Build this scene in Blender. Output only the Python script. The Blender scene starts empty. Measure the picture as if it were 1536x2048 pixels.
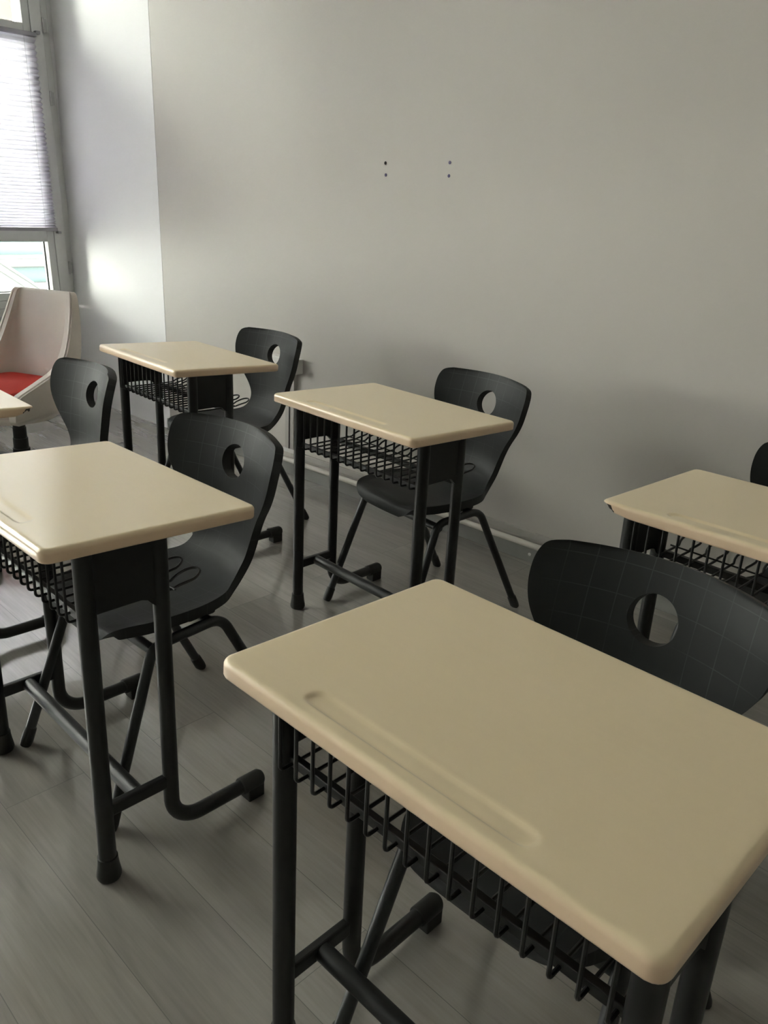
import bpy, math, random
from mathutils import Vector, Matrix
random.seed(7)
scn = bpy.context.scene
COL = scn.collection
R = math.radians
# ------------------------------------------------------------------ camera
HEAD, PITCH, ROLL, FPX, PX, PY, CZ = R(41.9), R(19.84), R(2.775), 1607.8, 759.6, 993.9, 1.3232
fwd = Vector((-math.sin(HEAD) * math.cos(PITCH), math.cos(HEAD) * math.cos(PITCH), -math.sin(PITCH)))
rt = Vector((math.cos(HEAD), math.sin(HEAD), 0)); up = rt.cross(fwd)
r2 = math.cos(ROLL) * rt + math.sin(ROLL) * up
u2 = -math.sin(ROLL) * rt + math.cos(ROLL) * up
cd = bpy.data.cameras.new('camera'); cam = bpy.data.objects.new('camera', cd); COL.objects.link(cam)
cd.sensor_fit = 'HORIZONTAL'; cd.sensor_width = 36; cd.lens = 36 * FPX / 1536
cd.shift_x = (768 - PX) / 1536; cd.shift_y = -(1024 - PY) / 1536
cd.clip_start = 0.02; cd.clip_end = 200
cam.matrix_world = Matrix(((r2.x, u2.x, -fwd.x, 0), (r2.y, u2.y, -fwd.y, 0), (r2.z, u2.z, -fwd.z, CZ), (0, 0, 0, 1)))
scn.camera = cam
# ------------------------------------------------------------------ look
scn.view_settings.view_transform = 'Standard'; scn.view_settings.look = 'None'
scn.view_settings.gamma = 1; scn.view_settings.use_curve_mapping = False
scn.view_settings.exposure = 2.4
# ------------------------------------------------------------------ daylight
w = bpy.data.worlds.new('sky'); scn.world = w; w.use_nodes = True
bg = w.node_tree.nodes['Background']; bg.inputs[0].default_value = (1.0, 0.955, 0.86, 1); bg.inputs[1].default_value = 10.0
sun_dir = Vector((0.46, 1.0, -0.58)).normalized()
sd = bpy.data.lights.new('sun', 'SUN'); sd.energy = 2.2; sd.angle = R(4); sd.color = (1, 0.95, 0.88)
so = bpy.data.objects.new('sun', sd); COL.objects.link(so); so.rotation_euler = sun_dir.to_track_quat('-Z', 'Y').to_euler()
WX = -5.14          # window wall
WY = 2.638          # long wall
WINS = [(0.80, 2.46), (-1.35, 0.45), (-3.2, -2.2)]   # daylight openings along the window wall (y ranges)
for i, (a, b) in enumerate(WINS):
    ld = bpy.data.lights.new('sky_portal', 'AREA'); ld.shape = 'RECTANGLE'; ld.size = b - a + .25; ld.size_y = 2.3
    ld.cycles.is_portal = True
    lo = bpy.data.objects.new('sky_portal', ld); COL.objects.link(lo)
    lo.location = (WX - 0.13, (a + b) / 2, 1.67); lo.rotation_euler = Vector((1, 0, 0)).to_track_quat('-Z', 'Z').to_euler()

# ------------------------------------------------------------------ materials
def new_mat(name):
    m = bpy.data.materials.new(name); m.use_nodes = True
    nt = m.node_tree; return m, nt, nt.nodes['Principled BSDF']
def N(nt, t, **k):
    n = nt.nodes.new(t)
    for a, v in k.items(): setattr(n, a, v)
    return n
def L(nt, a, b): nt.links.new(a, b)
def mixc(nt, fac, c1, c2, bt='MIX'):
    m = N(nt, 'ShaderNodeMix', data_type='RGBA', blend_type=bt)
    for s, v in ((m.inputs[0], fac), (m.inputs[6], c1), (m.inputs[7], c2)):
        if isinstance(v, bpy.types.NodeSocket): L(nt, v, s)
        elif isinstance(v, (int, float)): s.default_value = v
        else: s.default_value = (*v, 1)
    return m.outputs[2]
def noise(nt, vec, scale, detail=4, rough=.5, dist=0):
    n = N(nt, 'ShaderNodeTexNoise'); n.inputs['Scale'].default_value = scale; n.inputs['Detail'].default_value = detail
    n.inputs['Roughness'].default_value = rough; n.inputs['Distortion'].default_value = dist
    if vec is not None: L(nt, vec, n.inputs['Vector'])
    return n.outputs['Fac']
def ramp(nt, fac, stops):
    r = N(nt, 'ShaderNodeValToRGB'); e = r.color_ramp.elements
    e[0].position, e[0].color = stops[0][0], (*stops[0][1], 1); e[1].position, e[1].color = stops[-1][0], (*stops[-1][1], 1)
    for p, c in stops[1:-1]:
        x = e.new(p); x.color = (*c, 1)
    L(nt, fac, r.inputs[0]); return r.outputs[0]
def mapping(nt, scale=(1, 1, 1), rot=(0, 0, 0), coord='Object', loc=(0, 0, 0)):
    t = N(nt, 'ShaderNodeTexCoord'); m = N(nt, 'ShaderNodeMapping'); m.inputs['Scale'].default_value = scale
    m.inputs['Rotation'].default_value = rot; m.inputs['Location'].default_value = loc; L(nt, t.outputs[coord], m.inputs[0]); return m.outputs[0]
def bump(nt, b, h, strength, dist=.01):
    n = N(nt, 'ShaderNodeBump'); n.inputs['Strength'].default_value = strength; n.inputs['Distance'].default_value = dist
    L(nt, h, n.inputs['Height']); L(nt, n.outputs[0], b.inputs['Normal'])
def simple(name, col, rough=.5, metal=0, var=.06, scale=30, bs=0):
    m, nt, b = new_mat(name); v = mapping(nt)
    f = noise(nt, v, scale)
    c2 = tuple(max(0, x * (1 - var * 2)) for x in col)
    L(nt, mixc(nt, f, col, c2), b.inputs['Base Color'])
    b.inputs['Roughness'].default_value = rough; b.inputs['Metallic'].default_value = metal
    if bs: bump(nt, b, noise(nt, v, 400, 2), bs, .001)
    return m

def wall_mat(name, col):
    m, nt, b = new_mat(name); v = mapping(nt)
    big = noise(nt, v, 1.3, 3); vert = noise(nt, mapping(nt, (5, 5, .25)), 1.5, 3)
    c = mixc(nt, big, col, tuple(x * .95 for x in col))
    c = mixc(nt, vert, c, tuple(x * .96 for x in col))
    L(nt, c, b.inputs['Base Color']); b.inputs['Roughness'].default_value = .55
    a = N(nt, 'ShaderNodeMath', operation='ADD'); L(nt, noise(nt, v, 90, 3), a.inputs[0]); L(nt, noise(nt, v, 9, 3), a.inputs[1])
    bump(nt, b, a.outputs[0], .12, .004)
    return m
M_WALL = wall_mat('painted_wall', (.555, .525, .49))
M_PANEL = wall_mat('white_wall', (.88, .88, .90))
M_CEIL = wall_mat('ceiling_paint', (.82, .81, .80))

def floor_mat():
    m, nt, b = new_mat('grey_laminate')
    # planks run along +x -y a few degrees off the wall
    v = mapping(nt, rot=(0, 0, R(FLOOR_ROT)), loc=(.35, .072, 0))
    br = N(nt, 'ShaderNodeTexBrick'); br.offset = .37; br.inputs['Scale'].default_value = 1
    br.inputs['Brick Width'].default_value = 1.25; br.inputs['Row Height'].default_value = .187
    br.inputs['Mortar Size'].default_value = .0009; br.inputs['Mortar Smooth'].default_value = .3
    br.inputs['Color1'].default_value = (.0, .0, .0, 1); br.inputs['Color2'].default_value = (1, 1, 1, 1); br.inputs['Mortar'].default_value = (.5, .5, .5, 1)
    L(nt, v, br.inputs['Vector'])
    # grain, shifted per plank
    sh = N(nt, 'ShaderNodeVectorMath', operation='MULTIPLY_ADD'); L(nt, br.outputs['Color'], sh.inputs[0]); sh.inputs[1].default_value = (7, 3, 5); L(nt, v, sh.inputs[2])
    mp = N(nt, 'ShaderNodeMapping'); mp.inputs['Scale'].default_value = (1.1, 9, 1); L(nt, sh.outputs[0], mp.inputs[0])
    g1 = noise(nt, mp.outputs[0], 2.0, 5, .55, .7)
    mp2 = N(nt, 'ShaderNodeMapping'); mp2.inputs['Scale'].default_value = (3, 60, 1); L(nt, sh.outputs[0], mp2.inputs[0])
    g2 = noise(nt, mp2.outputs[0], 2, 4, .6)
    c = ramp(nt, g1, [(.25, (.215, .20, .18)), (.38, (.27, .254, .23)), (.6, (.31, .293, .266)), (.8, (.345, .327, .30))])
    c = mixc(nt, .28, c, ramp(nt, g2, [(.3, (.235, .222, .203)), (.7, (.385, .367, .34))]))
    c = mixc(nt, .10, c, br.outputs['Color'], 'OVERLAY')
    c = mixc(nt, br.outputs['Fac'], c, (.19, .18, .17))
    L(nt, c, b.inputs['Base Color'])
    rr = N(nt, 'ShaderNodeMapRange'); rr.inputs[3].default_value = .13; rr.inputs[4].default_value = .2; b.inputs['Specular IOR Level'].default_value = .7; b.inputs['Coat Weight'].default_value = 1; b.inputs['Coat Roughness'].default_value = .12; b.inputs['Coat IOR'].default_value = 1.6; L(nt, g2, rr.inputs[0])
    L(nt, rr.outputs[0], b.inputs['Roughness'])
    inv = N(nt, 'ShaderNodeMath', operation='SUBTRACT'); inv.inputs[0].default_value = 1; L(nt, br.outputs['Fac'], inv.inputs[1])
    bump(nt, b, inv.outputs[0], .1, .0006)
    return m
FLOOR_ROT = 2.0
M_FLOOR = floor_mat()

def top_mat(name, col, edge):
    m, nt, b = new_mat(name)
    v = mapping(nt, (4, 26, 4)); g = noise(nt, v, 3, 5, .55, .8)
    v2 = mapping(nt, (1, 1, 1)); g2 = noise(nt, v2, 5, 3)
    c = mixc(nt, g, col, tuple(x * .93 for x in col)); c = mixc(nt, g2, c, tuple(x * .95 for x in col))
    geo = N(nt, 'ShaderNodeUVMap'); geo.uv_map = 'edge'
    sp = N(nt, 'ShaderNodeSeparateXYZ'); L(nt, geo.outputs[0], sp.inputs[0])
    c = mixc(nt, sp.outputs[0], c, edge)          # moulded rim has a pinker tone
    # small brown scuffs near the rim
    sc = noise(nt, mapping(nt, (14, 60, 30)), 2.2, 2, .5)
    s = ramp(nt, sc, [(.0, (0, 0, 0)), (.74, (0, 0, 0)), (.78, (1, 1, 1)), (1, (1, 1, 1))])
    mm = N(nt, 'ShaderNodeMath', operation='MULTIPLY'); L(nt, s, mm.inputs[0]); L(nt, sp.outputs[0], mm.inputs[1])
    c = mixc(nt, mm.outputs[0], c, (.12, .08, .06))
    L(nt, c, b.inputs['Base Color']); b.inputs['Roughness'].default_value = .36; b.inputs['Specular IOR Level'].default_value = .5; b.inputs['Coat Weight'].default_value = .5; b.inputs['Coat Roughness'].default_value = .22
    bump(nt, b, noise(nt, mapping(nt, (30, 120, 30)), 4, 2), .03, .001)
    return m
M_TOP = top_mat('birch_laminate', (.94, .78, .52), (.85, .64, .44))
M_FRAME = simple('black_powder_coat', (.0075, .0078, .0085), .42, 0, .1, 60)
M_CFRAME = simple('dark_grey_powder_coat', (.022, .024, .026), .42, 0, .1, 60)
M_WIRE = simple('black_wire', (.008, .008, .009), .35)
M_CAP = simple('black_rubber', (.014, .014, .013), .6)
M_GREYW = simple('grey_beige_trunking', (.46, .44, .41), .5)
M_PIPE = simple('cream_pipe', (.70, .66, .60), .4)
M_SKIRT = simple('grey_skirting', (.33, .33, .31), .45, var=.15, scale=12)
M_WHITEPL = simple('white_plastic', (.72, .71, .69), .4)
M_FRAMEW = simple('window_upvc', (.80, .81, .80), .4, var=.04)
M_DARKGAP = simple('seal_black', (.03, .03, .03), .7)
M_BLINDRAIL = simple('blind_rail', (.40, .39, .43), .4)
M_METAL = simple('hinge_metal', (.62, .62, .62), .3, .6)
M_LEATHER = simple('white_leather', (.80, .73, .66), .42, var=.1, scale=8)
M_RED = simple('red_fabric', (.62, .035, .02), .8, var=.1, scale=60)
M_BLUEPLUG = simple('violet_wall_plug', (.06, .05, .14), .5)
M_HOLE = simple('dark_hole', (.01, .008, .008), .9)
M_CHROME = simple('brushed_metal', (.5, .5, .5), .3, .8)

def shell_mat():
    m, nt, b = new_mat('anthracite_plastic')
    uv = N(nt, 'ShaderNodeUVMap'); uv.uv_map = 'shell'
    sp = N(nt, 'ShaderNodeSeparateXYZ'); L(nt, uv.outputs[0], sp.inputs[0])
    def line(s, period, off, wd):
        a = N(nt, 'ShaderNodeMath', operation='MULTIPLY_ADD'); L(nt, s, a.inputs[0]); a.inputs[1].default_value = 1 / period; a.inputs[2].default_value = off
        f = N(nt, 'ShaderNodeMath', operation='FRACT'); L(nt, a.outputs[0], f.inputs[0])
        g = N(nt, 'ShaderNodeMath', operation='LESS_THAN'); L(nt, f.outputs[0], g.inputs[0]); g.inputs[1].default_value = wd / period
        return g.outputs[0]
    a = line(sp.outputs[0], .046, .5, .0018); c = line(sp.outputs[1], .055, .2, .0018)
    mx = N(nt, 'ShaderNodeMath', operation='MAXIMUM'); L(nt, a, mx.inputs[0]); L(nt, c, mx.inputs[1])
    wear = ramp(nt, noise(nt, mapping(nt), 6, 3), [(.45, (.0, .0, .0)), (.62, (1, 1, 1))])
    ml = N(nt, 'ShaderNodeMath', operation='MULTIPLY'); L(nt, mx.outputs[0], ml.inputs[0]); L(nt, wear, ml.inputs[1])
    m2 = N(nt, 'ShaderNodeMath', operation='MULTIPLY'); L(nt, ml.outputs[0], m2.inputs[0]); m2.inputs[1].default_value = .10
    base = mixc(nt, noise(nt, mapping(nt), 40), (.027, .028, .029), (.021, .022, .023))
    L(nt, mixc(nt, m2.outputs[0], base, (.25, .25, .27)), b.inputs['Base Color'])
    b.inputs['Roughness'].default_value = .55; b.inputs['Specular IOR Level'].default_value = .22
    bump(nt, b, noise(nt, mapping(nt), 500, 2), .06, .0006)
    return m
M_SHELL = shell_mat()

def glass_mat():
    m = bpy.data.materials.new('window_glass'); m.use_nodes = True; nt = m.node_tree; nt.nodes.clear()
    o = N(nt, 'ShaderNodeOutputMaterial'); t = N(nt, 'ShaderNodeBsdfTransparent'); t.inputs[0].default_value = (.93, .97, .96, 1)
    g = N(nt, 'ShaderNodeBsdfGlossy'); g.inputs['Roughness'].default_value = .03
    fr = N(nt, 'ShaderNodeFresnel'); fr.inputs[0].default_value = 1.45
    mx = N(nt, 'ShaderNodeMixShader'); L(nt, fr.outputs[0], mx.inputs[0]); L(nt, t.outputs[0], mx.inputs[1]); L(nt, g.outputs[0], mx.inputs[2]); L(nt, mx.outputs[0], o.inputs[0])
    return m
M_GLASS = glass_mat()
def blind_mat():
    m = bpy.data.materials.new('pleated_fabric'); m.use_nodes = True; nt = m.node_tree; nt.nodes.clear()
    o = N(nt, 'ShaderNodeOutputMaterial')
    d = N(nt, 'ShaderNodeBsdfDiffuse'); tr = N(nt, 'ShaderNodeBsdfTranslucent')
    n_ = noise(nt, mapping(nt, (1, 1, 1)), 60, 2)
    L(nt, mixc(nt, n_, (.70, .69, .73), (.64, .63, .68)), d.inputs[0])
    L(nt, mixc(nt, n_, (.92, .90, .96), (.87, .85, .91)), tr.inputs[0])
    mx = N(nt, 'ShaderNodeMixShader'); mx.inputs[0].default_value = .78
    L(nt, d.outputs[0], mx.inputs[1]); L(nt, tr.outputs[0], mx.inputs[2]); L(nt, mx.outputs[0], o.inputs[0])
    return m
M_BLIND = blind_mat()

# ------------------------------------------------------------------ mesh helpers
class MB:
    def __init__(s): s.v = []; s.f = []
    def add(s, vs, fs):
        k = len(s.v); s.v += [tuple(x) for x in vs]; s.f += [tuple(i + k for i in f) for f in fs]
    def box(s, x0, x1, y0, y1, z0, z1):
        s.add([(x, y, z) for x in (x0, x1) for y in (y0, y1) for z in (z0, z1)],
              [(0, 1, 3, 2), (4, 6, 7, 5), (0, 4, 5, 1), (2, 3, 7, 6), (0, 2, 6, 4), (1, 5, 7, 3)])
    def obox(s, a, b, wx, wz, upv=(0, 0, 1)):
        a, b = Vector(a), Vector(b); t = (b - a).normalized(); x = t.cross(Vector(upv)).normalized(); z = x.cross(t)
        vs = [p + x * i * wx / 2 + z * j * wz / 2 for p in (a, b) for i, j in ((-1, -1), (1, -1), (1, 1), (-1, 1))]
        s.add(vs, [(3, 2, 1, 0), (4, 5, 6, 7), (0, 1, 5, 4), (1, 2, 6, 5), (2, 3, 7, 6), (3, 0, 4, 7)])
    def tube(s, pts, r, n=12, caps=True, ry=None):
        pts = [Vector(p) for p in pts]; rs = r if isinstance(r, (list, tuple)) else [r] * len(pts)
        ref = None; rings = []
        for i, p in enumerate(pts):
            t = (pts[min(i + 1, len(pts) - 1)] - pts[max(i - 1, 0)]).normalized()
            if ref is None:
                ref = Vector((1, 0, 0)) if abs(t.x) < .9 else Vector((0, 1, 0))
            x = (ref - t * ref.dot(t)).normalized(); y = t.cross(x); ref = x
            k = 1 if ry is None else ry
            rings.append([p + x * math.cos(2 * math.pi * j / n) * rs[i] + y * math.sin(2 * math.pi * j / n) * rs[i] * k for j in range(n)])
        vs = [q for g in rings for q in g]; fs = []
        for i in range(len(rings) - 1):
            for j in range(n): fs.append((i * n + j, i * n + (j + 1) % n, (i + 1) * n + (j + 1) % n, (i + 1) * n + j))
        if caps: fs.append(tuple(range(n - 1, -1, -1))); fs.append(tuple((len(rings) - 1) * n + j for j in range(n)))
        s.add(vs, fs)
    def lathe(s, prof, c=(0, 0, 0), n=20):
        vs = [(c[0] + r * math.cos(2 * math.pi * j / n), c[1] + r * math.sin(2 * math.pi * j / n), c[2] + z) for r, z in prof for j in range(n)]
        fs = [(i * n + j, i * n + (j + 1) % n, (i + 1) * n + (j + 1) % n, (i + 1) * n + j) for i in range(len(prof) - 1) for j in range(n)]
        fs.append(tuple(range(n - 1, -1, -1))); fs.append(tuple((len(prof) - 1) * n + j for j in range(n)))
        s.add(vs, fs)
    def build(s, name, mat, parent=None, smooth=True, bevel=0, ang=35, **props):
        me = bpy.data.meshes.new(name); me.from_pydata(s.v, [], s.f); me.update()
        me.materials.append(mat)
        if smooth:
            me.polygons.foreach_set('use_smooth', [True] * len(me.polygons)); me.set_sharp_from_angle(angle=R(ang))
        o = bpy.data.objects.new(name, me); COL.objects.link(o)
        if parent: o.parent = parent
        if bevel:
            b = o.modifiers.new('bevel', 'BEVEL'); b.width = bevel; b.segments = 3; b.limit_method = 'ANGLE'; b.angle_limit = R(40)
        for k, v in props.items(): o[k] = v
        return o
def box(name, mat, x0, x1, y0, y1, z0, z1, parent=None, bevel=0, **props):
    m = MB(); m.box(x0, x1, y0, y1, z0, z1); return m.build(name, mat, parent, False, bevel, **props)
def struct(o): o['kind'] = 'structure'; return o
def empty(name, loc=(0, 0, 0), rz=0, **props):
    o = bpy.data.objects.new(name, None); COL.objects.link(o); o.location = loc; o.rotation_euler = (0, 0, rz); o.empty_display_size = .1
    for k, v in props.items(): o[k] = v
    return o
def bend(pts, rads, seg=7):
    """round the inner corners of a polyline"""
    P = [Vector(p) for p in pts]; out = [P[0]]
    if not isinstance(rads, (list, tuple)): rads = [rads] * (len(P) - 2)
    for i in range(1, len(P) - 1):
        a, b, c = P[i - 1], P[i], P[i + 1]; u = (a - b).normalized(); v = (c - b).normalized()
        half = u.angle(v) / 2; d = min(rads[i - 1] / math.tan(half), (a - b).length * .49, (c - b).length * .49)
        p0, p1 = b + u * d, b + v * d
        rr = d * math.tan(half); cen = b + (u + v).normalized() * (rr / math.sin(half))
        for k in range(seg + 1):
            t = k / seg; w0 = (p0 - cen); w1 = (p1 - cen); an = w0.angle(w1)
            if an < 1e-4: out.append(p0.lerp(p1, t)); continue
            out.append(cen + (w0 * math.sin((1 - t) * an) + w1 * math.sin(t * an)) / math.sin(an))
    out.append(P[-1]); return out

# ------------------------------------------------------------------ room
XE, YS, H = 2.6, -4.2, 2.95
struct(box('floor', M_FLOOR, WX, XE, YS, WY + .2, -.1, 0))
struct(box('ceiling', M_CEIL, WX - .25, XE + .2, YS - .2, WY + .2, H, H + .1))
struct(box('wall_back', M_WALL, -4.2, XE + .2, WY, WY + .2, 0, H))
# white stretch beside the windows: stands slightly proud of the long wall and leans a hair
LEAN = 0
m = MB(); x0, x1 = WX - .25, -4.11
vs = []
for z in (0, H):
    yy = WY - .0012 + LEAN * (z - 1.0)
    ex = -.018 * z if z else 0
    vs += [(x0, yy, z), (x1 + .02 + ex * .9, yy, z), (x1 + .02 + ex * .9, WY + .2, z), (x0, WY + .2, z)]
m.add(vs, [(3, 2, 1, 0), (4, 5, 6, 7), (0, 1, 5, 4), (1, 2, 6, 5), (2, 3, 7, 6), (3, 0, 4, 7)])
struct(m.build('trim_1', M_PANEL, smooth=False))
struct(box('wall_right', M_WALL, XE, XE + .2, YS, WY, 0, H))
struct(box('wall_front', M_WALL, WX - .25, XE + .2, YS - .2, YS, 0, H))
ZB, ZT = .575, 2.86
# window wall pieces
ww = MB(); ww.box(WX - .25, WX, YS, WY - .02, -.1, ZB); ww.box(WX - .25, WX, YS, WY - .02, ZT, H)
prev = YS
for a, b in sorted(WINS):
    a2, b2 = a - .15, b + .15
    if b > 2: b2 = WY
    ww.box(WX - .25, WX, prev, a2, ZB, ZT); prev = b2
ww.box(WX - .25, WX - .02, 2.585, WY + .1, ZB, ZT)
struct(ww.build('wall_left', M_PANEL, smooth=False))

def window(idx, ya, yb, lean, tr_z=2.205, low=True):
    """ya..yb glass range; frame around it; z of transom bar"""
    fo, fx = .155, WX - .09            # outer reach, inner face plane of frame
    root = empty('window_%d' % idx, (WX, (ya + yb) / 2, 0)); struct(root)
    yc = (ya + yb) / 2
    def part(name, mat, boxes, bevel=.003, x=None):
        m = MB()
        for b in boxes: m.box(b[0] - WX, b[1] - WX, b[2] - yc, b[3] - yc, b[4], b[5])
        if lean:
            m.v = [(x_, y_ + lean * (z_ - 1.0), z_) for x_, y_, z_ in m.v]
        return m.build(name, mat, root, False, bevel)
    zb, zt = ZB, ZT
    yr = yb + .165 if idx == 1 else yb + .15
    yl = ya - .15
    x0, x1 = WX - .10, WX - .012
    part('window_frame', M_FRAMEW, [(x0, x1, yl, yl + .07, zb, zt), (x0, x1, yr - .045, yr, zb, zt), (x0, x1, yl, yr, zb, zb + .045), (x0, x1, yl, yr, zt - .05, zt)])
    # casement: stiles and rails, standing proud
    s0, s1 = WX - .085, WX + .012
    part('sash', M_FRAMEW, [(s0, s1, yb + .045, yr - .05, zb + .05, zt - .055), (s0, s1, yl + .075, ya - .02, zb + .05, zt - .055),
                            (s0, s1, ya - .02, yb + .045, zb + .05, zb + .095), (s0, s1, ya - .02, yb + .045, zt - .11, zt - .055)])
    q0, q1 = WX - .08, WX + .004
    part('glazing_bead', M_FRAMEW, [(q0, q1, yb, yb + .044, zb + .096, zt - .111), (q0, q1, ya - .019, ya + .02, zb + .096, zt - .111),
                                    (q0, q1, ya + .02, yb, zb + .096, .715), (q0, q1, ya + .02, yb, 1.02, 1.10), (q0, q1, ya + .02, yb, 2.135, 2.225),
                                    (q0, q1, ya + .02, yb, zt - .16, zt - .111)])
    part('glazing_seal', M_DARKGAP, [(WX - .06, WX - .045, yb - .004, yb, .715, 1.02), (WX - .06, WX - .045, ya + .02, yb, .715, .719), (WX - .06, WX - .045, ya + .02, yb, 1.016, 1.02)], 0)
    part('pane', M_GLASS, [(WX - .056, WX - .05, ya + .02, yb, .715, zt - .16)], 0)
    if idx == 1:
        for hz in (2.23, 1.845, .86):
            m = MB(); y0 = yr - .047 - yc + lean * (hz - 1)
            m.tube([(.017, y0, hz - .04), (.017, y0, hz + .04)], .007, 10)
            m.box(.004, .014, y0 - .002, y0 + .022, hz - .035, hz + .035)
            m.build('hinge', M_METAL, root)
    return root
window(1, WINS[0][0], WINS[0][1] + .02, -.028)
window(2, *WINS[1], 0); window(3, *WINS[2], 0)

def blind(ya, yb, z0, z1, lean, label, n=44):
    root = empty('pleated_blind', (WX + .03, (ya + yb) / 2, z1), label=label, category='window blind')
    hw = (yb - ya) / 2
    def sh(m, zoff=0):
        m.v = [(x, y + lean * (z + z1 - 1.0), z) for x, y, z in m.v]; return m
    m = MB(); m.box(-.018, .018, -hw, hw, -.022, .0); sh(m).build('head_rail', M_BLINDRAIL, root, False, .003)
    m = MB(); m.box(-.016, .016, -hw, hw, z0 - z1, z0 - z1 + .02); sh(m).build('bottom_rail', M_BLINDRAIL, root, False, .003)
    # pleats crowd together towards the bottom
    m = MB(); zt, zb = -.022, z0 - z1 + .02; H_ = zt - zb; k = 2 * n
    for i in range(k + 1):
        t = i / k; z = zt - H_ * (t * 1.38 - .38 * t * t)
        amp = .014 if i % 2 else -.014
        m.v += [(amp, -hw + .004, z), (amp, hw - .006, z)]
    for i in range(k): m.f.append((2 * i, 2 * i + 1, 2 * i + 3, 2 * i + 2))
    # seam flaps behind every fold: the greyer stripes
    zs = [m.v[2 * i][2] for i in range(k + 1)]
    for i in range(0, k - 1, 2):
        p_ = zs[i] - zs[i + 2]; a0, a1 = zs[i] + .02 * p_, zs[i] - .42 * p_; q = len(m.v)
        for xx in (-.0165, -.0175):
            q = len(m.v); m.v += [(xx, -hw + .004, a0), (xx, hw - .006, a0), (xx, hw - .006, a1), (xx, -hw + .004, a1)]; m.f.append((q, q + 1, q + 2, q + 3))
    sh(m).build('pleated_fabric', M_BLIND, root, False)
    m = MB(); m.tube([(.012, hw - .075, -.02), (.012, hw - .075, z0 - z1 + .01)], .0008, 5); sh(m).build('cord', M_BLINDRAIL, root)
    m = MB(); m.box(-.02, .012, hw + .001, hw + .028, -.004, .012); sh(m).build('bracket', M_BLINDRAIL, root, False, .002)
    m = MB(); m.box(-.02, .012, hw + .001, hw + .024, z0 - z1 - .014, z0 - z1 - .002); sh(m).build('bracket', M_BLINDRAIL, root, False, .002)
    return root
blind(.82, 2.535, 1.085, 2.18, -.028, 'white translucent pleated blind with grey rails hanging over the window at the left edge')
blind(-1.32, .40, 1.085, 2.18, 0, 'white translucent pleated blind in the window nearer the camera, outside the picture')
blind(-3.17, -2.25, 1.085, 2.18, 0, 'white translucent pleated blind pulled down in the rearmost window, outside the picture')

# neighbouring buildings outside
M_TURQ = simple('turquoise_render', (.004, .0215, .024), .7, var=.15, scale=3)
M_EXTW = simple('white_render', (.034, .034, .035), .7, var=.05, scale=3)
M_EXTG = simple('grey_ledge', (.007, .0095, .0105), .7)
M_OCHRE = simple('ochre_render', (.0075, .0052, .0026), .8)
M_GROUND = simple('pale_concrete', (.55, .54, .52), .8, var=.1, scale=2)
ext = empty('neighbour_building', (-11.6, 1, -3.2), label='turquoise building with white ledges seen low through the window', category='building')
m = MB(); m.box(-3, 0, -2.6, 14, 0, 5.2); m.build('facade', M_TURQ, ext, False)
m = MB(); m.box(-.5, .14, 2.6, 14, 3.50, 3.62); m.build('ledge', M_EXTG, ext, False, .03)
m = MB(); m.box(-.5, .10, -2.6, 14, 3.62, 3.665); m.box(-.5, .12, -2.6, 14, 3.21, 3.29); m.box(-.5, .05, -2.6, 14, 2.6, 3.205); m.build('ledge', M_EXTW, ext, False)
st = empty('outside_stair', (-8.3, 1.4, -3.2), label='grey sloping stair flight with white rails outside the window', category='staircase')
m = MB(); m.obox((0, -2.5, 6.668), (0, 3.4, 2.538), .9, .5); m.build('flight', M_EXTG, st, False)
m = MB(); m.tube([(.46, -2.5, 6.97), (.46, 3.4, 2.84)], .012, 8); m.tube([(.46, -2.5, 6.89), (.46, 3.4, 2.76)], .008, 8); m.tube([(.46, -2.5, 6.60), (.46, 3.4, 2.47)], .01, 8); m.build('handrail', M_EXTW, st)
och = empty('ochre_building', (-9.5, 0, -3.2), label='ochre wall seen through the top pane of the window', category='building')
m = MB(); m.box(-1.2, 0, .1, 4.42, 5.4, 9.5); m.build('facade', M_OCHRE, och, False)
m = MB(); m.box(-1.2, -.9, .1, .4, 0, 5.4); m.build('pier', M_OCHRE, och, False)
m = MB(); m.tube([(.1, 4.56, 4), (.1, 4.56, 9.5)], .025, 8); m.box(-.3, .1, 4.4, 4.6, 5.5, 5.56); m.build('drainpipe', M_DARKGAP, och)
struct(box('ground_outside', M_GROUND, -30, WX - .3, -20, 20, -3.4, -3.2))

# ------------------------------------------------------------------ wall services
trunk = empty('pipe_run', (-.2, WY, 0), label='cream heating pipe with white cable trunking running along the foot of the long wall', category='pipe')
m = MB(); m.tube([(-2.86, -.03, .083), (2.78, -.03, .083)], .0125, 14); m.build('pipe', M_PIPE, trunk)
m = MB(); m.box(-2.78, 2.78, -.016, 0, .102, .130); m.build('cable_trunking', M_GREYW, trunk, False, .002)
struct(box('baseboard_back', M_SKIRT, -4.11, XE, WY - .012, WY, 0, .066, bevel=.003))
for x in (-3.35, -2.45, -1.53):
    m = MB(); m.lathe([(.0, 0), (.006, .001), (.007, .004), (.004, .006)], n=12)
    o = m.build('screw_cap', M_WHITEPL, None); o.rotation_euler = (R(90), 0, 0); o.location = (x, WY - .012, .036)
    o['category'] = 'screw'; o['group'] = 'screw caps on the skirting'; o['label'] = {-3.35: 'small round screw cap on the skirting behind the farthest chair', -2.45: 'small round screw cap on the skirting under the middle desk', -1.53: 'small pale round screw cap on the skirting left of the biggest chair'}[x]
cb = empty('cable_box', (-3.02, WY, .57), label='white square junction box on the long wall behind the back-row chair', category='junction box')
m = MB(); m.box(-.10, .108, -.05, 0, -.036, .036); m.build('housing', M_WHITEPL, cb, False, .003)
m = MB(); m.box(-.09, .0, -.054, -.05, -.03, .03); m.build('cover', M_WHITEPL, cb, False, .001)
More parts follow.
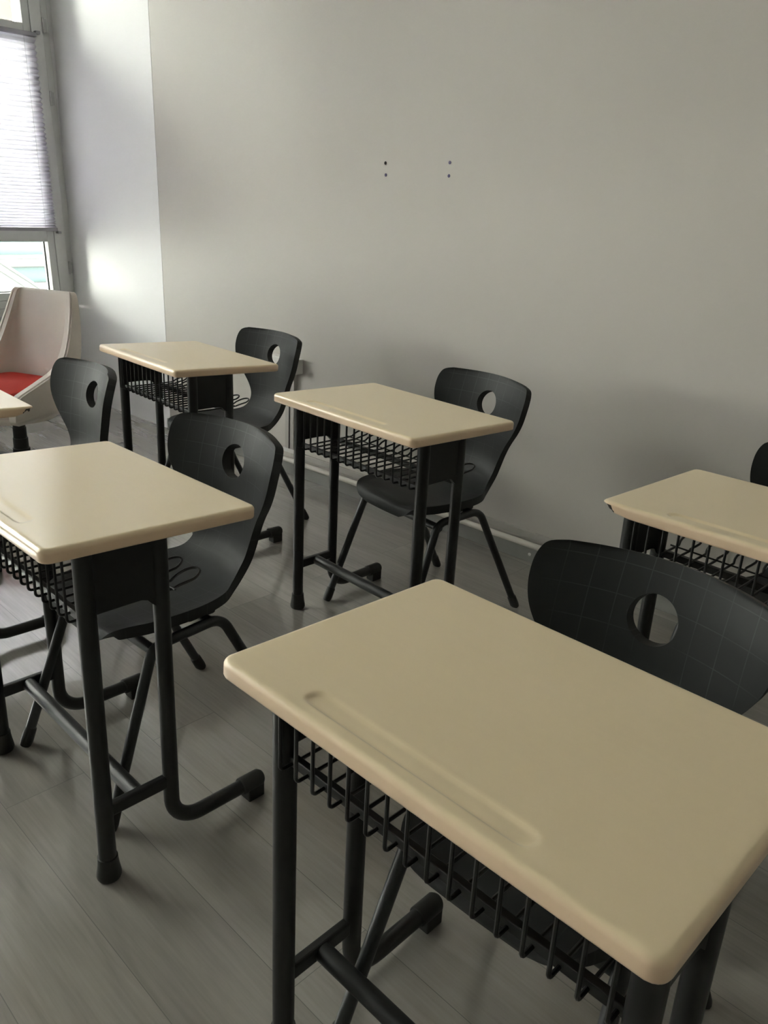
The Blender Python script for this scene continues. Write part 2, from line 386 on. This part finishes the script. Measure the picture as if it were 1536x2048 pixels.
cc = empty('wall_conduit', (-2.985, WY, 0), label='vertical cable trunking on the wall between junction box and floor pipe', category='cable trunking')
m = MB(); m.box(-.035, .03, -.02, 0, .134, .532); m.build('channel', M_GREYW, cc, False, .002)
m = MB(); m.box(-.005, .0, -.0225, -.02, .134, .532); m.build('cover_seam', M_DARKGAP, cc, False)
m = MB(); m.box(-.045, .04, -.026, 0, .120, .140); m.build('elbow', M_WHITEPL, cc, False, .002)
for x, z, mt, pos in ((-2.425, 1.493, M_HOLE, 'dark drill hole, upper of the left pair on the wall'), (-2.42, 1.447, M_BLUEPLUG, 'violet wall plug, lower of the left pair on the wall'),
                      (-2.088, 1.495, M_BLUEPLUG, 'violet wall plug, upper of the right pair on the wall'), (-2.088, 1.447, M_BLUEPLUG, 'violet wall plug, lower of the right pair on the wall')):
    m = MB(); m.lathe([(.0065, 0), (.0065, .0008), (.005, .0014)], n=14)
    o = m.build('wall_plug', mt); o.rotation_euler = (R(90), 0, 0); o.location = (x, WY, z); o['category'] = 'wall plug'; o['label'] = pos; o['group'] = 'wall plugs on the long wall'

# ------------------------------------------------------------------ school desk
DL, DW, DH, DT = .623, .440, .7512, .027
LX, LY1, LY2, YF = .2736, .137, .014, .236
TILT = -.040
def tabletop_mesh():
    hx, hy, b, cr = DL / 2, DW / 2, .009, .015
    def ax(h, extra):
        base = [-h, -h + .004, -h + .009, -h + .015, -h + .022]
        pts = base + [-p for p in base] + extra
        n = 14
        for i in range(1, n):
            p = -h + .022 + (2 * h - .044) * i / n
            if all(abs(p - e) > .004 for e in pts): pts.append(p)
        return sorted(pts)
    gx0, gx1, gy0, gy1 = -.172, .160, -.198, -.166
    ex = []; ey = []
    for g in (gx0, gx1):
        for d in (-.008, -.004, 0, .004, .008, .016): ex.append(g + (d if g < 0 else -d))
    for d in (-.008, -.005, -.002, .001, .004, .008, .012, .016): ey += [gy0 + d, gy1 - d]
    hx1, hy1 = hx - b, hy - b
    xs, ys = ax(hx1, ex), ax(hy1, sorted(set(round(e, 5) for e in ey)))
    def rnd(x, y, hx_, hy_, r):
        # pull grid corners on to the rounded corner
        dx, dy = abs(x) - (hx_ - r), abs(y) - (hy_ - r)
        if dx > 0 and dy > 0:
            m_ = max(dx, dy); l = math.hypot(dx, dy)
            x = math.copysign(hx_ - r + dx * m_ / l, x); y = math.copysign(hy_ - r + dy * m_ / l, y)
        return x, y
    def sm(t): t = max(0, min(1, t)); return t * t * (3 - 2 * t)
    def groove(x, y):
        # stadium shaped tray
        r = (gy1 - gy0) / 2; cy = (gy0 + gy1) / 2
        cx = max(gx0 + r, min(gx1 - r, x)); d = math.hypot(x - cx, y - cy)
        return -.0036 * sm((r - d) / .0065 + .2)
    V = []; F = []; E = []
    nx, ny = len(xs), len(ys)
    for y in ys:
        for x in xs:
            X, Y = rnd(x, y, hx1, hy1, cr - b + .004)
            V.append((X, Y, groove(X, Y))); E.append(0.)
    idx = lambda i, j: j * nx + i
    for j in range(ny - 1):
        for i in range(nx - 1): F.append((idx(i, j), idx(i + 1, j), idx(i + 1, j + 1), idx(i, j + 1)))
    per = [idx(i, 0) for i in range(nx)] + [idx(nx - 1, j) for j in range(1, ny)] + [idx(i, ny - 1) for i in range(nx - 2, -1, -1)] + [idx(0, j) for j in range(ny - 2, 0, -1)]
    P0 = [Vector(V[k]) for k in per]; n = len(per)
    def nrm(k):
        t = (P0[(k + 1) % n] - P0[k - 1]); return Vector((t.y, -t.x, 0)).normalized()
    nn = [nrm(k) for k in range(n)]
    prev = per
    steps = [(b * math.sin(a), -b * (1 - math.cos(a)), e) for a, e in ((R(20), .0), (R(40), .25), (R(60), .6), (R(80), .9), (R(90), 1))]
    steps += [(b, -DT + .005, 1), (b - .0015, -DT + .0015, 1), (b - .005, -DT, 1)]
    for off, z, e in steps:
        cur = []
        for k in range(n):
            q = P0[k] + nn[k] * off; cur.append(len(V)); V.append((q.x, q.y, z)); E.append(e)
        for k in range(n): F.append((prev[k], cur[k], cur[(k + 1) % n], prev[(k + 1) % n]))
        prev = cur
    F.append(tuple(prev[::-1]))
    me = bpy.data.meshes.new('tabletop'); me.from_pydata(V, [], F); me.update(); me.materials.append(M_TOP)
    uv = me.uv_layers.new(name='edge')
    for l in me.loops: uv.data[l.index].uv = (E[l.vertex_index], 0)
    me.polygons.foreach_set('use_smooth', [True] * len(me.polygons)); me.set_sharp_from_angle(angle=R(50))
    return me
TOPMESH = tabletop_mesh()
def ztop(y): return DH - DT + TILT * y + .0005
def make_desk():
    root = empty('school_desk')
    t = bpy.data.objects.new('tabletop', TOPMESH); COL.objects.link(t); t.parent = root; t.location = (0, 0, DH)
    t.rotation_euler = (math.atan(TILT), 0, 0)
    for s in (-1, 1):
        m = MB(); m.tube([(s * LX, -LY1, .01), (s * LX, -LY1, ztop(-LY1))], .018, 18)
        lg = m.build('leg', M_FRAME, root)
        m = MB(); m.lathe([(.0235, 0), (.0255, .005), (.025, .012), (.0222, .030), (.0208, .042), (.0205, .052), (.0185, .053)], (s * LX, -LY1, 0))
        m.build('foot_cap', M_CAP, lg)
        m = MB(); m.tube(bend([(s * LX, LY2, ztop(LY2)), (s * LX, LY2, .041), (s * LX, YF, .041)], .07, 10), .0165, 18)
        lg = m.build('leg', M_FRAME, root)
        m = MB()
        # end cap: sleeve with a block underneath that reaches the floor
        m.tube([(s * LX, YF - .045, .041), (s * LX, YF + .008, .041), (s * LX, YF + .016, .040)], [.0205, .0205, .015], 18)
        m.box(s * LX - .0185, s * LX + .0185, YF - .032, YF + .012, 0, .041)
        m.build('foot_cap', M_CAP, lg, bevel=.003)
        m = MB(); x = s * LX
        vs = []
        ys = [-LY1 + .01] + [-LY1 + .02, -.06, -.03, -.018, -.01] + [LY2 - .01]
        zb = [.606, .603, .603, .601, .597, .588, .575]
        for xx in (x - .006, x + .006):
            for y, z in zip(ys, zb): vs.append((xx, y, z))
            for y in ys: vs.append((xx, y, ztop(y)))
        k = len(ys); fs = []
        for i in range(k - 1):
            fs.append((i, i + 1, k + i + 1, k + i)); fs.append((2 * k + i, 3 * k + i, 3 * k + i + 1, 2 * k + i + 1)); fs.append((i, 2 * k + i, 2 * k + i + 1, i + 1))
        m.add(vs, fs); m.build('side_panel', M_FRAME, root, False)
        m = MB(); m.box(x - .009, x + .009, -LY1 + .012, LY2 - .01, .147, .177); m.build('crossbar', M_FRAME, root, False, .005)
        m = MB(); m.box(x - .010, x + .010, -LY1 - .006, LY2, ztop(0) - .018, ztop(0) - .0005)
        m.v = [(a, b, c + TILT * b) for a, b, c in m.v]; m.build('top_bracket', M_FRAME, root, False)
    m = MB(); m.tube([(-LX + .008, -.06, .160), (LX - .008, -.06, .160)], .0165, 18); m.build('stretcher', M_FRAME, root)
    m = MB(); m.box(-LX + .005, LX - .005, -LY1 - .006, -LY1 + .006, .582, .598); m.build('rail', M_FRAME, root, False, .002)
    m = MB(); m.box(-LX + .005, LX - .005, LY2 - .006, LY2 + .008, .572, .589); m.build('rail', M_FRAME, root, False, .002)
    m = MB(); m.tube([(-.262, .052, .5905), (.262, .052, .5905)], .0022, 8); m.build('cross_wire', M_WIRE, root)
    # wire shelf: eight hairpins whose loops stick out on the sitter's side
    n = 8; sp = .502 / 15
    for i in range(n):
        xa = -.251 + 2 * i * sp; xb = xa + sp; xm = (xa + xb) / 2
        def side(x, sx):
            return [(x, -.166, ztop(-.166) - .001), (x, -.166, .587), (x, .055, .587)]
        A = bend([(xa, -.164, ztop(-.164) - .001), (xa, -.164, .588), (xa, .050, .588)], .008, 5)
        B = bend([(xb, -.164, ztop(-.164) - .001), (xb, -.164, .588), (xb, .050, .588)], .008, 5)
        loop = []
        rr = sp * .66
        for k in range(0, 13):
            th = math.pi * (1 - k / 12)
            loop.append((xm + rr * math.cos(th), .098 + rr * math.sin(th) * 1.15, .598 + .008 * math.sin(th)))
        mid = lambda x, s_: [(x, .056, .588), (x + s_ * .002, .068, .590), (xm - s_ * rr * .9, .084, .595)]
        pts = A + mid(xa, 1) + loop + mid(xb, -1)[::-1] + B[::-1]
        m = MB(); m.tube(pts, .0029, 8); m.build('basket_wire', M_WIRE, root)
    return root
def kids(o): return [c for c in bpy.data.objects if c.parent == o]
def copy_tree(o, parent=None):
    c = o.copy(); COL.objects.link(c)
    if parent: c.parent = parent
    for k in kids(o): copy_tree(k, c)
    return c
DESKS = [  # x, y, yaw, residual tilt x, y (deg), label
    (-.440, .754, -1.86, -.41, -2.39, 'nearest beige-topped school desk, filling the lower right of the view'),
    (-1.515, .759, -2.29, .61, -2.66, 'beige-topped school desk left of the nearest one, window glare at its left end'),
    (-2.658, 1.801, -4.9, .11, -2.42, 'farthest wall-side school desk near the window corner, bright glint in its pen groove'),
    (-1.588, 1.802, -3.76, -.42, -1.91, 'beige-topped school desk in the middle of the row along the wall'),
    (-.414, 1.734, -3.86, .80, -1.42, 'beige-topped school desk cut by the right edge with a chipped left corner'),
    (-2.559, .800, -4.0, .2, -2.68, 'school desk cut by the left edge, glaring white top with a broken corner')]
proto = make_desk()
for i, (x, y, a, tx, ty, lab) in enumerate(DESKS):
    d = proto if i == 0 else copy_tree(proto)
    d.location = (x, y, 0); d.rotation_euler = (0, 0, R(a))
    d['label'] = lab; d['category'] = 'desk'; d['group'] = 'single school desks in two rows'
    t = [k for k in kids(d) if k.name.startswith('tabletop')][0]
    t.rotation_euler = (R(ty), R(-tx), 0)

M_CORE = simple('dark_broken_core', (.03, .022, .016), .9)
def chip(desk, sx, sy, r_, depth, along):
    t = [k for k in kids(desk) if k.name.startswith('tabletop')][0]
    me = t.data.copy(); t.data = me; me.materials.append(M_CORE)
    cx, cy = sx * DL / 2, sy * DW / 2; hit = set()
    for v in me.vertices:
        if v.co.z < -.006:
            d = math.hypot((v.co.x - cx) * along[0], (v.co.y - cy) * along[1])
            if d < r_:
                k = (1 - d / r_) ** .5 * min(1, (-v.co.z - .006) / .008)
                v.co.z += k * depth * (.8 + .4 * random.random()); v.co.x -= sx * k * .010; v.co.y -= sy * k * .010
                if k > .25: hit.add(v.index)
    for p in me.polygons:
        if sum(i in hit for i in p.vertices) >= 3 and len(p.vertices) == 4: p.material_index = 1
DESK_OBJ = [o for o in bpy.data.objects if o.name.startswith('school_desk')]
for o in DESK_OBJ:
    if abs(o.location.x + .414) < .01: chip(o, -1, -1, .035, .009, (1, 1))
    if abs(o.location.x + 2.559) < .01: chip(o, 1, 1, .035, .016, (1, 1))

# ------------------------------------------------------------------ plastic school chair
def interp(tab, s):
    for a, b in zip(tab[:-1], tab[1:]):
        if s <= b[0]:
            t = (s - a[0]) / (b[0] - a[0]); t = max(0, min(1, t)); return [p + (q - p) * t for p, q in zip(a[1:], b[1:])]
    return list(tab[-1][1:])
def catmull(P, n):
    out = []
    for i in range(len(P) - 1):
        p0, p1, p2, p3 = P[max(i - 1, 0)], P[i], P[i + 1], P[min(i + 2, len(P) - 1)]
        for k in range(n):
            t = k / n
            out.append([.5 * (2 * b + (c - a) * t + (2 * a - 5 * b + 4 * c - d) * t * t + (-a + 3 * b - 3 * c + d) * t ** 3) for a, b, c, d in zip(p0, p1, p2, p3)])
    out.append(list(P[-1])); return out
# centre line: y, z, half width, edge forward shift (concavity)  -- front lip to top edge
SHELL = [(-.204, .402, .085, 0, 0), (-.209, .418, .118, 0, 0), (-.200, .439, .143, 0, .002), (-.172, .448, .163, 0, .004), (-.12, .447, .180, 0, .006), (-.05, .443, .189, 0, .010),
         (.02, .439, .185, 0, .012), (.085, .439, .166, 0, .010), (.135, .446, .135, .004, .006), (.172, .461, .115, .008, .002), (.202, .487, .108, .013, 0), (.219, .520, .111, .018, 0),
         (.226, .558, .126, .025, 0), (.229, .597, .150, .035, 0), (.232, .637, .178, .045, 0), (.238, .677, .198, .054, 0), (.247, .716, .207, .060, 0), (.258, .754, .208, .061, 0),
         (.266, .779, .202, .058, 0), (.271, .792, .190, .053, 0), (.274, .800, .160, .046, 0)]
def make_chair():
    root = empty('school_chair')
    S = catmull(SHELL, 9); nu = 64; th = .027
    # arc length for the printed grid and the hand hole
    arc = [0]
    for a, b in zip(S[:-1], S[1:]): arc.append(arc[-1] + math.hypot(b[0] - a[0], b[1] - a[1]))
    zhole = .703
    ih = min(range(len(S)), key=lambda i: abs(S[i][1] - zhole) if S[i][0] > .15 else 9); ah = arc[ih]
    V = []; UV = []; Nn = []
    for i, (y, z, w_, cv, dip) in enumerate(S):
        a = S[max(i - 1, 0)]; b = S[min(i + 1, len(S) - 1)]
        t = Vector((0, b[0] - a[0], b[1] - a[1])).normalized(); nrm = Vector((0, t.z, -t.y))   # points behind / below
        for k in range(nu + 1):
            u = -1 + 2 * k / nu
            e = u * u
            V.append(Vector((u * w_, y, z)) - Vector((0, 1, 0)) * cv * e + Vector((0, 0, 1)) * dip * e * e)
            UV.append((u * w_, arc[i])); Nn.append(nrm)
    nr = len(S)
    ra, rb = .043, .044
    inside = lambda q: (q[0] / ra) ** 2 + ((q[1] - ah) / rb) ** 2 < 1
    faces = []
    for i in range(nr - 1):
        for k in range(nu):
            f = (i * (nu + 1) + k, i * (nu + 1) + k + 1, (i + 1) * (nu + 1) + k + 1, (i + 1) * (nu + 1) + k)
            c = (sum(UV[j][0] for j in f) / 4, sum(UV[j][1] for j in f) / 4)
            if not inside(c): faces.append(f)
    # snap hole border to the ellipse
    cnt = {}
    for f in faces:
        for j in range(4):
            e = tuple(sorted((f[j], f[(j + 1) % 4]))); cnt[e] = cnt.get(e, 0) + 1
    border = set()
    for e, c in cnt.items():
        if c == 1:
            for j in e:
                if abs(UV[j][0]) < .07 and abs(UV[j][1] - ah) < .07: border.add(j)
    for j in border:
        q = UV[j]; l = math.hypot(q[0] / ra, (q[1] - ah) / rb)
        nu_, nv_ = q[0] / l, ah + (q[1] - ah) / l
        # re-evaluate surface
        i = max(0, min(nr - 2, next(ii for ii in range(nr - 1) if arc[ii + 1] >= nv_))); t = (nv_ - arc[i]) / (arc[i + 1] - arc[i])
        y, z, w_, cv, dip = [a + (b - a) * t for a, b in zip(S[i], S[i + 1])]
        u = nu_ / w_; V[j] = Vector((nu_, y - cv * u * u, z)); UV[j] = (nu_, nv_)
    # seat dishing: gentle bowl
    for j, q in enumerate(V):
        if q.z < .47: 
            d = math.hypot(q.x / .19, (q.y + .02) / .22); q.z -= .010 * max(0, 1 - d * d)
    nV = len(V)
    used = sorted({j for f in faces for j in f})
    bot = [V[j] + Nn[j] * th for j in range(nV)]
    allv = V + bot; F = list(faces) + [tuple(j + nV for j in f[::-1]) for f in faces]
    for f in faces:
        for j in range(4):
            e = (f[j], f[(j + 1) % 4])
            if cnt[tuple(sorted(e))] == 1: F.append((e[1], e[0], e[0] + nV, e[1] + nV))
    remap = {}; out = []
    for j in used + [k + nV for k in used]: remap[j] = len(out); out.append(allv[j])
    F = [tuple(remap[j] for j in f) for f in F]
    me = bpy.data.meshes.new('seat_shell'); me.from_pydata(out, [], F); me.update(); me.materials.append(M_SHELL)
    inv = {v: k for k, v in remap.items()}
    uv = me.uv_layers.new(name='shell')
    for l in me.loops: uv.data[l.index].uv = UV[inv[l.vertex_index] % nV]
    me.polygons.foreach_set('use_smooth', [True] * len(me.polygons)); me.set_sharp_from_angle(angle=R(60))
    sh = bpy.data.objects.new('seat_shell', me); COL.objects.link(sh); sh.parent = root
    bv = sh.modifiers.new('bevel', 'BEVEL'); bv.width = .003; bv.segments = 2; bv.limit_method = 'ANGLE'; bv.angle_limit = R(55)
    # moulded pads between shell and frame
    for s in (-1, 1):
        m = MB(); m.box(s * .12 - .02, s * .12 + .02, .0, .08, .388, .425); m.build('mounting_pad', M_SHELL, sh, False, .008)
    for s in (-1, 1):
        xt, xb = s * .181, s * .205
        pts = [(xb, -.262, .012), (xt, -.122, .392), (xt, .062, .400), (xb, .262, .012)]
        m = MB(); m.tube(bend(pts, [.045, .055], 9), .0125, 16); fr = m.build('side_frame', M_CFRAME, root)
        for (a, b) in ((pts[0], pts[1]), (pts[3], pts[2])):
            a_, b_ = Vector(a), Vector(b); d = (b_ - a_).normalized()
            m = MB(); m.tube([a_ - d * .012, a_, a_ + d * .035, a_ + d * .038], [.0145, .0155, .0150, .0128], 14)
            m.v = [(p[0], p[1], max(p[2], .0)) for p in m.v]; m.build('foot_cap', M_CAP, fr)
    m = MB(); m.tube([(-.181, -.112, .374), (.181, -.112, .374)], .0125, 14); m.build('stretcher', M_CFRAME, root)
    m = MB(); m.tube([(-.180, .035, .397), (.180, .035, .397)], .011, 12); m.build('stretcher', M_CFRAME, root)
    return root
CHAIRS = [
    (-.450, .945, 0, 'dark grey plastic chair at the nearest desk, largest chair back in view'),
    (-1.567, .945, 0, 'dark grey plastic chair pushed under the desk left of the nearest one'),
    (-2.687, 2.010, -3, 'dark grey plastic chair in front of the wall conduit at the farthest wall-side desk'),
    (-1.595, 2.025, -8.5, 'dark grey plastic chair at the middle desk of the row along the wall'),
    (-.435, 1.960, -3, 'dark grey plastic chair of which only a sliver shows at the right edge'),
    (-2.452, 1.035, -5, 'dark grey plastic chair beside the white armchair, leftmost of the grey chairs')]
cp = make_chair()
for i, (x, y, a, lab) in enumerate(CHAIRS):
    c = cp if i == 0 else copy_tree(cp)
    c.location = (x, y, 0); c.rotation_euler = (0, 0, R(a)); c['label'] = lab; c['category'] = 'chair'; c['group'] = 'dark grey plastic school chairs'

# ------------------------------------------------------------------ white teacher's swivel chair
def make_swivel():
    root = empty('swivel_chair', (-3.78, 1.60, 0), R(22), label='white leather swivel chair with a red seat cushion by the window', category='chair')
    # U-shaped shell: back panel with wings that grow into the seat sides; faces -y
    rows = [  # z, half width, wing length forward, y of back, thickness
        (.315, .17, .30, .13, .03), (.345, .215, .40, .17, .035), (.40, .235, .44, .195, .04), (.455, .24, .43, .205, .045), (.50, .24, .30, .215, .048),
        (.54, .236, .19, .225, .048), (.60, .23, .135, .238, .046), (.68, .218, .10, .252, .042), (.76, .203, .075, .263, .038), (.83, .188, .055, .27, .034), (.862, .178, .045, .272, .030), (.873, .165, .035, .272, .02)]
    rows = catmull(rows, 4)
    V = []; F = []
    def section(z, hw, wl, yb, t):
        # outer path then inner path of a U; rounded corners
        out = bend([(hw, yb - wl, z), (hw + .005, yb, z), (-hw - .005, yb, z), (-hw, yb - wl, z)], min(.07, wl * .45), 6)
        inn = bend([(hw - t, yb - wl, z), (hw - t, yb - t, z), (-hw + t, yb - t, z), (-hw + t, yb - wl, z)], min(.05, max(.004, (wl - t) * .4)), 6)
        return out + inn[::-1]
    n = None
    for r in rows:
        s = section(*r); n = len(s); V += s
    for i in range(len(rows) - 1):
        for k in range(n): F.append((i * n + k, (i + 1) * n + k, (i + 1) * n + (k + 1) % n, i * n + (k + 1) % n))
    h = n // 2
    for base, rev in ((0, False), ((len(rows) - 1) * n, True)):
        for k in range(h - 1):
            f = (base + k, base + k + 1, base + n - 2 - k, base + n - 1 - k); F.append(f[::-1] if rev else f)
    m = MB(); m.v = V; m.f = F; sh = m.build('shell', M_LEATHER, root, ang=60)
    # floor of the tub
    m = MB(); m.lathe([(.10, .30), (.19, .312), (.215, .345), (.205, .40), (.18, .42)], (0, -.02, 0), 28); m.v = [(x, y * 1.02 , z) for x, y, z in m.v]; m.build('tub', M_LEATHER, root)
    # piping along the inner rim
    for s in (1, -1):
        pts = [(s * (r[1] - r[4] * .3), r[3] - r[2] - .001, r[0]) for r in rows[8:]]
        m = MB(); m.tube(pts, .0045, 8); m.build('piping', M_LEATHER, sh)
    # seat cushion
    m = MB(); cv = []
    for zr, k in ((.41, .97), (.425, 1.0), (.455, 1.0), (.472, .96), (.48, .86)):
        ring = bend([(-.0001, -.26 * k, zr), (.188 * k, -.245 * k, zr), (.188 * k, .155 * k, zr), (-.188 * k, .155 * k, zr), (-.188 * k, -.245 * k, zr), (.0, -.26 * k, zr)], .05, 5)
        cv.append(ring)
    nn = len(cv[0])
    for r_ in cv: m.v += [tuple(p) for p in r_]
    for i in range(len(cv) - 1):
        for k in range(nn): m.f.append((i * nn + k, i * nn + (k + 1) % nn, (i + 1) * nn + (k + 1) % nn, (i + 1) * nn + k))
    m.f.append(tuple((len(cv) - 1) * nn + k for k in range(nn))); m.f.append(tuple(range(nn - 1, -1, -1)))
    m.build('seat_cushion', M_RED, root, label='red seat cushion')
    m = MB(); m.lathe([(.028, .30), (.028, .25), (.031, .249), (.031, .20), (.035, .198), (.035, .15), (.040, .148), (.040, .09), (.028, .085), (.028, .06)][::-1], n=20)
    m.build('column_cover', M_CAP, root)
    m = MB(); m.lathe([(.045, .055), (.045, .085), (.03, .1)], n=20)
    for k in range(5):
        a = 2 * math.pi * k / 5 + .4; m.tube([(.03 * math.cos(a), .03 * math.sin(a), .085), (.16 * math.cos(a), .16 * math.sin(a), .08), (.27 * math.cos(a), .27 * math.sin(a), .062)], [.022, .018, .013], 10)
    b = m.build('star_base', M_CAP, root)
    for k in range(5):
        a = 2 * math.pi * k / 5 + .4; m = MB(); c, s = math.cos(a), math.sin(a)
        m.tube([(.268 * c - .02 * s, .268 * s + .02 * c, .024), (.268 * c + .02 * s, .268 * s - .02 * c, .024)], .024, 16)
        m.tube([(.268 * c, .268 * s, .02), (.268 * c, .268 * s, .06)], .006, 8); m.build('caster', M_CAP, b)
    return root
make_swivel()
